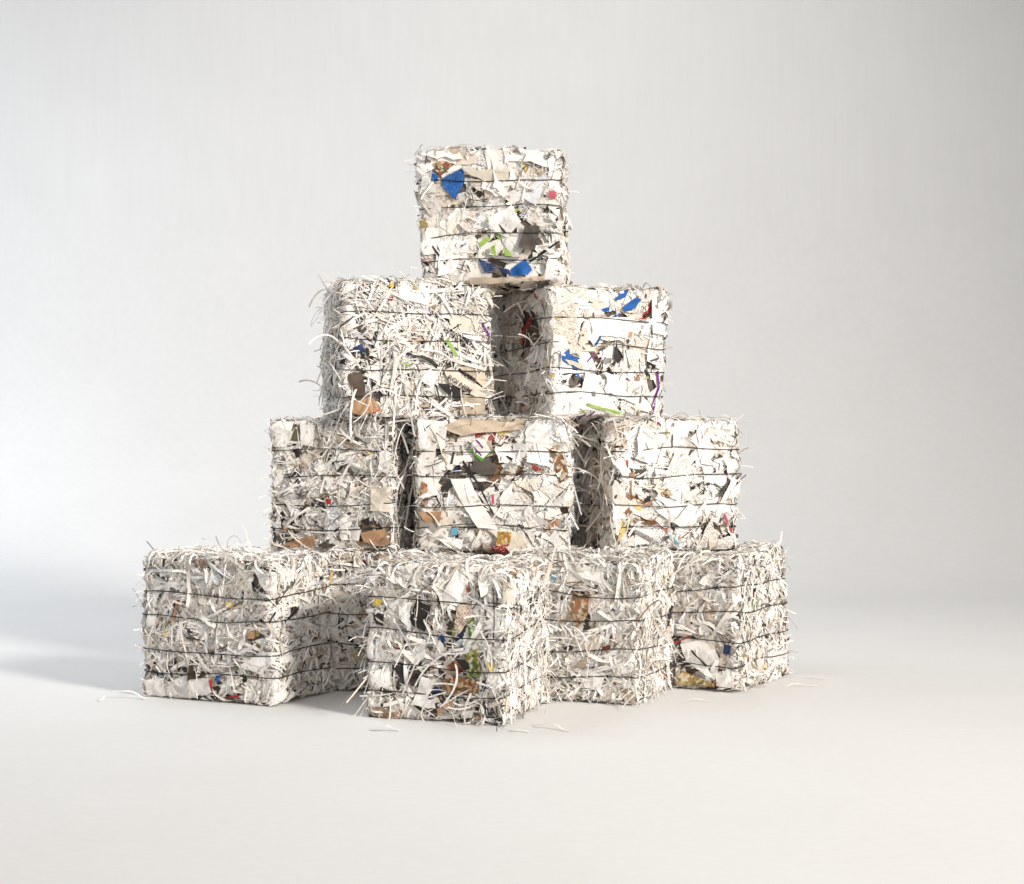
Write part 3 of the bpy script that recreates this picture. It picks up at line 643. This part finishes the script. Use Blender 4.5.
INFO = {
 'A': ('shreds', 'densely shredded leftmost bale on the floor, with a big white page curling at its foot'),
 'B': ('mixed', 'shaded bale wedged in the gap between the leftmost and the frontmost bottom bales'),
 'C': ('shreds', 'frontmost bale on the floor, with loose strips over dark, green and orange picture scraps'),
 'D': ('shreds', 'floor bale just right of the frontmost one, with an orange-brown scrap near its upper edge'),
 'E': ('shreds', 'rightmost bale on the floor, turned corner-on, with white pages low on its front'),
 'M': ('mixed', 'bale hidden at the back of the bottom row under the middle of the stack'),
 'F': ('mixed', 'greyish bale standing on the leftmost floor bale, with orange-brown scraps along its foot'),
 'G': ('pages', 'middle bale of the second tier up, with a dark square scrap and red scrap'),
 'H': ('pages', 'brightly lit bale with shaded left side, standing on the rightmost floor bale'),
 'I': ('curly', 'shaggy bale with hanging strips, left one of the two directly under the topmost bale'),
 'J': ('smooth', 'smooth white bale with blue printed patches, right one of two under the topmost bale'),
 'K': ('pages', 'single topmost bale of the stack, with blue triangular scrap and blue foot scrap'),
}

def make_bale(key):
    b = Bale(key); style, label = INFO[key]; st = STYLE[style]; pal = st['pal']
    b.proud = .0042 if style in ('pages', 'smooth') else .0052
    for (face, c, kind, lab, poly) in SCRAPS.get(key, []):
        q = np.array(poly); pr = .0
        if lab: pr = (.4 if c == 'white' else .99) if style in ('pages', 'smooth') else .86
        elif c in ('white', 'cream', 'tan', 'brown'): pr = .35
        if 'M' != key and pr: b.keep.append((face, q[:, 0].min()+.001, q[:, 0].max()-.001, q[:, 1].min()+.001, q[:, 1].max()-.001, pr))
    root = bpy.data.objects.new('paper_bale', None); COL.objects.link(root)
    root.location = (b.ox, b.oy, b.z + (0 if b.z else .001)); root.rotation_euler = (*(b.rng.uniform(-.008, .008, 2) if b.z else (0, 0)), b.a)
    root.empty_display_size = .2
    root['label'] = label; root['category'] = 'paper bale'; root['group'] = 'bales of shredded paper stacked in a pyramid'
    acc = core(b, root)
    shr = Acc()
    dens = {'front':1., 'right':.9, 'left':.9, 'top':.75, 'back':.55, 'bottom':.25}
    if key == 'M': dens = {k: v*.35 for k, v in dens.items()}
    for f, dn in dens.items():
        _, _, _, _, a, bb = b.face(f); ar = (a*2*bb*2)/.16*dn
        k = lambda x: max(3, int(x*ar))
        b.sheets(acc, f, k(st['ns']*.55), (st['size'][0]*1.3, st['size'][1]*1.15), (st['h'][0]-.003, st['h'][0]+.004), pal if style == 'smooth' else MIXED, inkp=.26, picp=.03)
        b.sheets(acc, f, k(st['ns']*.45), st['size'], st['h'], pal, inkp=.20, picp=.004)
        b.sheets(acc, f, k(st['chips']), (.005, .020), (st['h'][0]-.001, st['h'][1]+.001), CHIPS, crumple=.0012, tilt=.18, inkp=.3, picp=.1, K=4)
        hs = (st['h'][0]+.001, st['h'][1]+.0035)
        b.strips(shr, f, k(st['strips']*.45), st['L'], (st['W'][0], st['W'][1]*.8), hs, STRIP, arc=st['arc'], curl=9)
        b.strips(shr, f, k(st['strips']*.35), st['L'], st['W'], hs, STRIP, arc=st['arc']*.7, curl=3)
        b.strips(shr, f, k(st['strips']*.2), (st['L'][0], st['L'][1]*1.1), (st['W'][1], st['W'][1]*1.9), (hs[0]+.003, hs[1]+.001), STRIP, arc=st['arc']*.8, curl=5)
        b.strips(shr, f, k(st['strips']*.06+60), (.02, .07), (.0015, .0030), hs, {'black':4, 'taupe':5, 'grey':2, 'brown':1.5, 'tan':1.5, 'red':.4, 'purple':.2}, arc=.003, inkp=0)
    # tufts along the edges and loose shreds lying on the top
    fl = st['fluff']
    b.strips(shr, 'top', fl, (.03, .11), st['W'], (.000, .008), STRIP, arc=.007, curl=8, tip=.7)
    for f in ('front', 'left', 'right', 'back'):
        b.flyaways(shr, f, st['fly']//3, (.02, .06), (.0015, .0035), STRIP, region=(-1.02, 1.02, .6, 1.02), out=1.0, hang=.4)
        b.flyaways(shr, f, st['fly']//3, (.015, .055), (.0015, .0035), STRIP, region=(-1.02, 1.02, -1, 1), out=.6, hang=.8)
        for e in (-1, 1):
            b.flyaways(shr, f, st['fly']//4, (.015, .05), (.0015, .004), STRIP, region=(*sorted((e*.94, e*1.03)), -1, 1), out=.7, hang=.5, bias=(e*1.5, 0))
    if key == 'I':
        b.flyaways(shr, 'left', 80, (.04, .14), (.0030, .0065), STRIP, region=(-1, 1, -.7, .9), out=.6, hang=2.0)
        b.flyaways(shr, 'front', 24, (.10, .24), (.003, .0065), STRIP, region=(-.9, .9, -.6, .6), out=.35, hang=2.0, bias=(0, -1.2))
        b.flyaways(shr, 'front', 14, (.10, .22), (.003, .0065), STRIP, region=(-.9, -.2, -.9, -.3), out=.35, hang=2.0, bias=(0, -1.5))
        b.flyaways(shr, 'top', 120, (.03, .09), (.002, .0045), STRIP, region=(-1, .2, -1, .2), out=.8, hang=.6)
    if key == 'F':
        b.flyaways(shr, 'right', 110, (.06, .20), (.0022, .0060), STRIP, region=(-1, 1, -.9, 1), out=.6, hang=1.6)
    if key == 'G':
        b.flyaways(shr, 'left', 30, (.08, .24), (.003, .0070), STRIP, region=(-1, 1, .2, 1), out=.5, hang=2.2, bias=(0, -1))
        b.flyaways(shr, 'right', 70, (.05, .16), (.003, .0070), STRIP, region=(-1, 1, -.6, 1), out=.5, hang=1.6)
        b.flyaways(shr, 'top', 50, (.05, .12), (.003, .006), STRIP, region=(.2, 1, -1, -.6), out=.5, hang=1.0)
    if key == 'H':
        b.flyaways(shr, 'left', 150, (.05, .15), (.0025, .0065), STRIP, region=(-1, 1, -1, 1), out=.55, hang=1.2)
    if key == 'J':
        b.flyaways(shr, 'left', 90, (.03, .11), (.0025, .0060), STRIP, region=(-1, 1, -1, 1), out=.5, hang=1.2)
        b.flyaways(shr, 'left', 30, (.05, .13), (.003, .0070), STRIP, region=(.4, 1, -1, -.6), out=.6, hang=1.2)
    if key == 'C':
        b.flyaways(shr, 'right', 240, (.04, .13), (.0022, .0050), STRIP, region=(-1, 1, -1, 1), out=.3, hang=1.1)
        b.flyaways(shr, 'front', 60, (.06, .17), (.0025, .0055), STRIP, region=(-1, 1, -1, 1), out=.16, hang=.35)
        b.flyaways(shr, 'front', 26, (.05, .13), (.003, .006), STRIP, region=(.3, 1, -1, -.4), out=.4, hang=.8)
        b.flyaways(shr, 'left', 20, (.05, .13), (.002, .0045), STRIP, region=(.6, 1, -1, .4), out=.6, hang=1.3)
    if key == 'D':
        b.flyaways(shr, 'right', 180, (.04, .14), (.0022, .0050), STRIP, region=(-1, 1, -1, 1), out=.5, hang=1.1)
        b.flyaways(shr, 'front', 60, (.05, .14), (.0022, .0050), STRIP, region=(-1, 1, -1, .2), out=.3, hang=1.2)
    if key == 'E':
        b.flyaways(shr, 'right', 90, (.03, .12), (.0022, .0050), STRIP, region=(-1, 1, -1, 1), out=.5, hang=.9)
    if key == 'A':
        b.flyaways(shr, 'left', 40, (.03, .10), (.003, .0080), STRIP, region=(-1, 1, -1, 1), out=.6, hang=.8)
        b.flyaways(shr, 'top', 130, (.05, .13), (.003, .0070), STRIP, region=(-.5, .9, -.2, 1), out=.8, hang=1.0, curl=14)
    if key in 'BE':
        b.flyaways(shr, 'top', 60, (.04, .10), (.003, .0060), STRIP, region=(-1, 1, -1, 1), out=.6, hang=1.2, curl=14)
    acc.build('pressed_paper', PAPER, root)
    so = shr.build('loose_shreds', PAPER, root); so['kind'] = 'stuff'
    for z in b.wire_z: wire(b, z, root)
    for i, (face, c, kind, lab, poly) in enumerate(SCRAPS.get(key, [])):
        o = scrap(b, face, c, kind, lab, poly, i, root)
        if o is None: continue
        if lab and 'black capital letters' in lab:
            for txt, du, dv, sz in LETTERS_I: lettering(b, face, txt, du, dv, sz, -33, o, h=.0068)
        if lab and 'bold black letters' in lab:
            for txt, du, dv, sz, wd in LETTERS_C: lettering(b, face, txt, du, dv, sz, 9, o, h=.0068, wide=wd)
    return root

LETTERS_I = [('ROI NIIM', .118, -.098, .0200), ('PLOIL', .150, -.076, .0180)]
LETTERS_C = [('IIAJT', .168, -.160, .030, .95), ('KAVIN', .160, -.134, .014, 1.2)]

for key in 'KIJFGHABCDEM':
    make_bale(key)

# ------------------------------------------------------------------ strips of paper that have dropped on the floor
def floor_strip(x, y, ang, L, W, curl, bumps, colour, label, seed):
    rng = np.random.default_rng(seed); M = 26
    t = np.linspace(0, 1, M); hd = radians(ang)+curl*(t-.5)+.25*np.sin(t*9+seed)
    X = x+np.cumsum(np.cos(hd))*L/M; Y = y+np.cumsum(np.sin(hd))*L/M
    Z = .0022+bumps*np.sin(t*pi)**2*(1+.3*np.sin(t*7+seed))
    px, py = -np.sin(hd)*W/2, np.cos(hd)*W/2; tw = .55*np.sin(t*5+seed)
    a = np.stack([X-px, Y-py, np.maximum(Z-W/2*np.abs(np.sin(tw))*0-0*tw, .0014)], -1)
    c = np.stack([X+px, Y+py, Z+W*.5*np.abs(np.sin(tw))], -1)
    P = np.stack([a, c], 0)[None]; org = np.array([x, y, 0]); P = P-org
    ac = Acc(); ac.grids(P, np.array([PAL[colour]]), np.array([PAL['grey']]), np.array([0.]), np.zeros((1, 2, M, 2)), True)
    o = ac.build('paper_strip', PAPER); o.location = org
    o['label'] = label; o['category'] = 'paper strip'; o['group'] = 'loose paper strips on the floor'
    return o
floor_strip(-1.165, 4.215, 14, .140, .012, -.9, .032, 'white', 'long white paper strip arching on the floor left of the leftmost bale', 1)
floor_strip(-.360, 3.800, -8, .085, 0.012, 1.3, .012, 'white', 'short curled paper strip lying flat in front of the left end of the frontmost bale', 2)
floor_strip(-.010, 3.790, -20, .060, .007, .5, .003, 'white', 'short white paper strip on the floor at the near corner of the frontmost bale', 3)
floor_strip(.050, 3.860, -38, .130, .006, .3, .010, 'warm', 'long thin paper strip slanting from the right side of the frontmost bale onto the floor', 4)
floor_strip(.475, 4.200, 14, .090, .006, -.6, .004, 'white', 'white paper strip on the floor in front of the gap before the rightmost bale', 5)
floor_strip(.800, 4.440, 12, .120, .006, -.8, .008, 'white', 'white paper strip on the floor at the right foot of the rightmost bale', 6)
floor_strip(.900, 4.640, -25, .080, .005, .8, .003, 'warm', 'thin paper strip lying farthest right on the floor', 7)

# ------------------------------------------------------------------ seamless studio floor and wall
def backdrop():
    R, y0, top = 2.4, 7.0, 8.0
    prof = [(-3.0, 0)]
    y = -3.0
    while y < y0-.3: y += .25; prof.append((y, 0))
    prof.append((y0, 0))
    for k in range(1, 25):
        an = pi/2*k/24; prof.append((y0+R*sin(an), R*(1-cos(an))))
    z = R
    while z < top: z += .3; prof.append((y0+R, z))
    xs = np.linspace(-7, 7, 29)
    V = [(x, p[0], p[1]) for p in prof for x in xs]; n = len(xs)
    F = [(i*n+j, i*n+j+1, (i+1)*n+j+1, (i+1)*n+j) for i in range(len(prof)-1) for j in range(n-1)]
    me = bpy.data.meshes.new('studio_backdrop'); me.from_pydata(V, [], F)
    for p in me.polygons: p.use_smooth = True
    me.materials.append(backdrop_material())
    o = bpy.data.objects.new('studio_backdrop', me); COL.objects.link(o); o['kind'] = 'structure'
backdrop()

# ------------------------------------------------------------------ lamps
def look_at(o, tgt):
    from mathutils import Vector
    o.rotation_euler = (Vector(tgt)-o.location).to_track_quat('-Z', 'Y').to_euler()
def area(name, loc, tgt, size, power, col, sy=None, spread=180):
    l = bpy.data.lights.new(name, 'AREA'); l.energy = power; l.color = col; l.size = size
    l.shape = 'RECTANGLE' if sy else 'SQUARE'
    if sy: l.size_y = sy
    l.spread = radians(spread)
    o = bpy.data.objects.new(name, l); COL.objects.link(o); o.location = loc; look_at(o, tgt); return o
area('key_softbox', (6.5, -2.0, 4.6), (-.35, 4.6, .50), 1.7, 203, (1.0, .95, .88), spread=75)
area('front_fill', (1.0, -1.8, 2.0), (0, 4.6, .6), 2.2, 52, (1.0, .975, .95))
area('added_overhead_fill', (-.6, 2.6, 4.2), (-.6, 3.4, 0), 2.6, 14, (1.0, .975, .95))  # added fill from above for the floor and bale tops
area('cool_backdrop_lamp', (-5.4, 6.0, 2.1), (-2.7, 8.8, 1.7), 1.4, 74, (.78, .88, 1.0), sy=2.2)
area('added_backdrop_fill', (.5, 6.2, 4.8), (.7, 9.4, 1.9), 2.4, 47, (.99, .985, .99))  # added fill, brightens the middle of the wall

area('added_floor_fill', (-1.95, 5.2, 3.6), (-1.65, 4.95, 0), 1.6, 26, (.86, .92, 1.0), spread=130)  # added fill, lifts the pile's shadow on the left floor

area('added_low_fill', (-4.3, 6.9, 1.0), (-1.7, 8.0, .35), .9, 10, (.86, .92, 1.0), spread=130)  # added fill, washes out the pile's shadow on the backdrop curve

w = bpy.data.worlds.new('World'); scene.world = w; w.use_nodes = True
bg = w.node_tree.nodes['Background']; bg.inputs[0].default_value = (1.0, .985, .96, 1); bg.inputs[1].default_value = .24

# ------------------------------------------------------------------ camera
cd = bpy.data.cameras.new('camera'); cam = bpy.data.objects.new('camera', cd); COL.objects.link(cam)
cam.location = (0, 0, .73); cam.rotation_euler = (pi/2, 0, 0)
cd.sensor_fit = 'HORIZONTAL'; cd.sensor_width = 36; cd.lens = 36*1500/1024; cd.clip_start = .05; cd.clip_end = 100
scene.camera = cam

scene.render.engine = 'CYCLES'
scene.cycles.max_bounces = 8; scene.cycles.diffuse_bounces = 5
scene.view_settings.view_transform = 'Standard'; scene.view_settings.look = 'None'
scene.view_settings.exposure = 0; scene.view_settings.gamma = 1
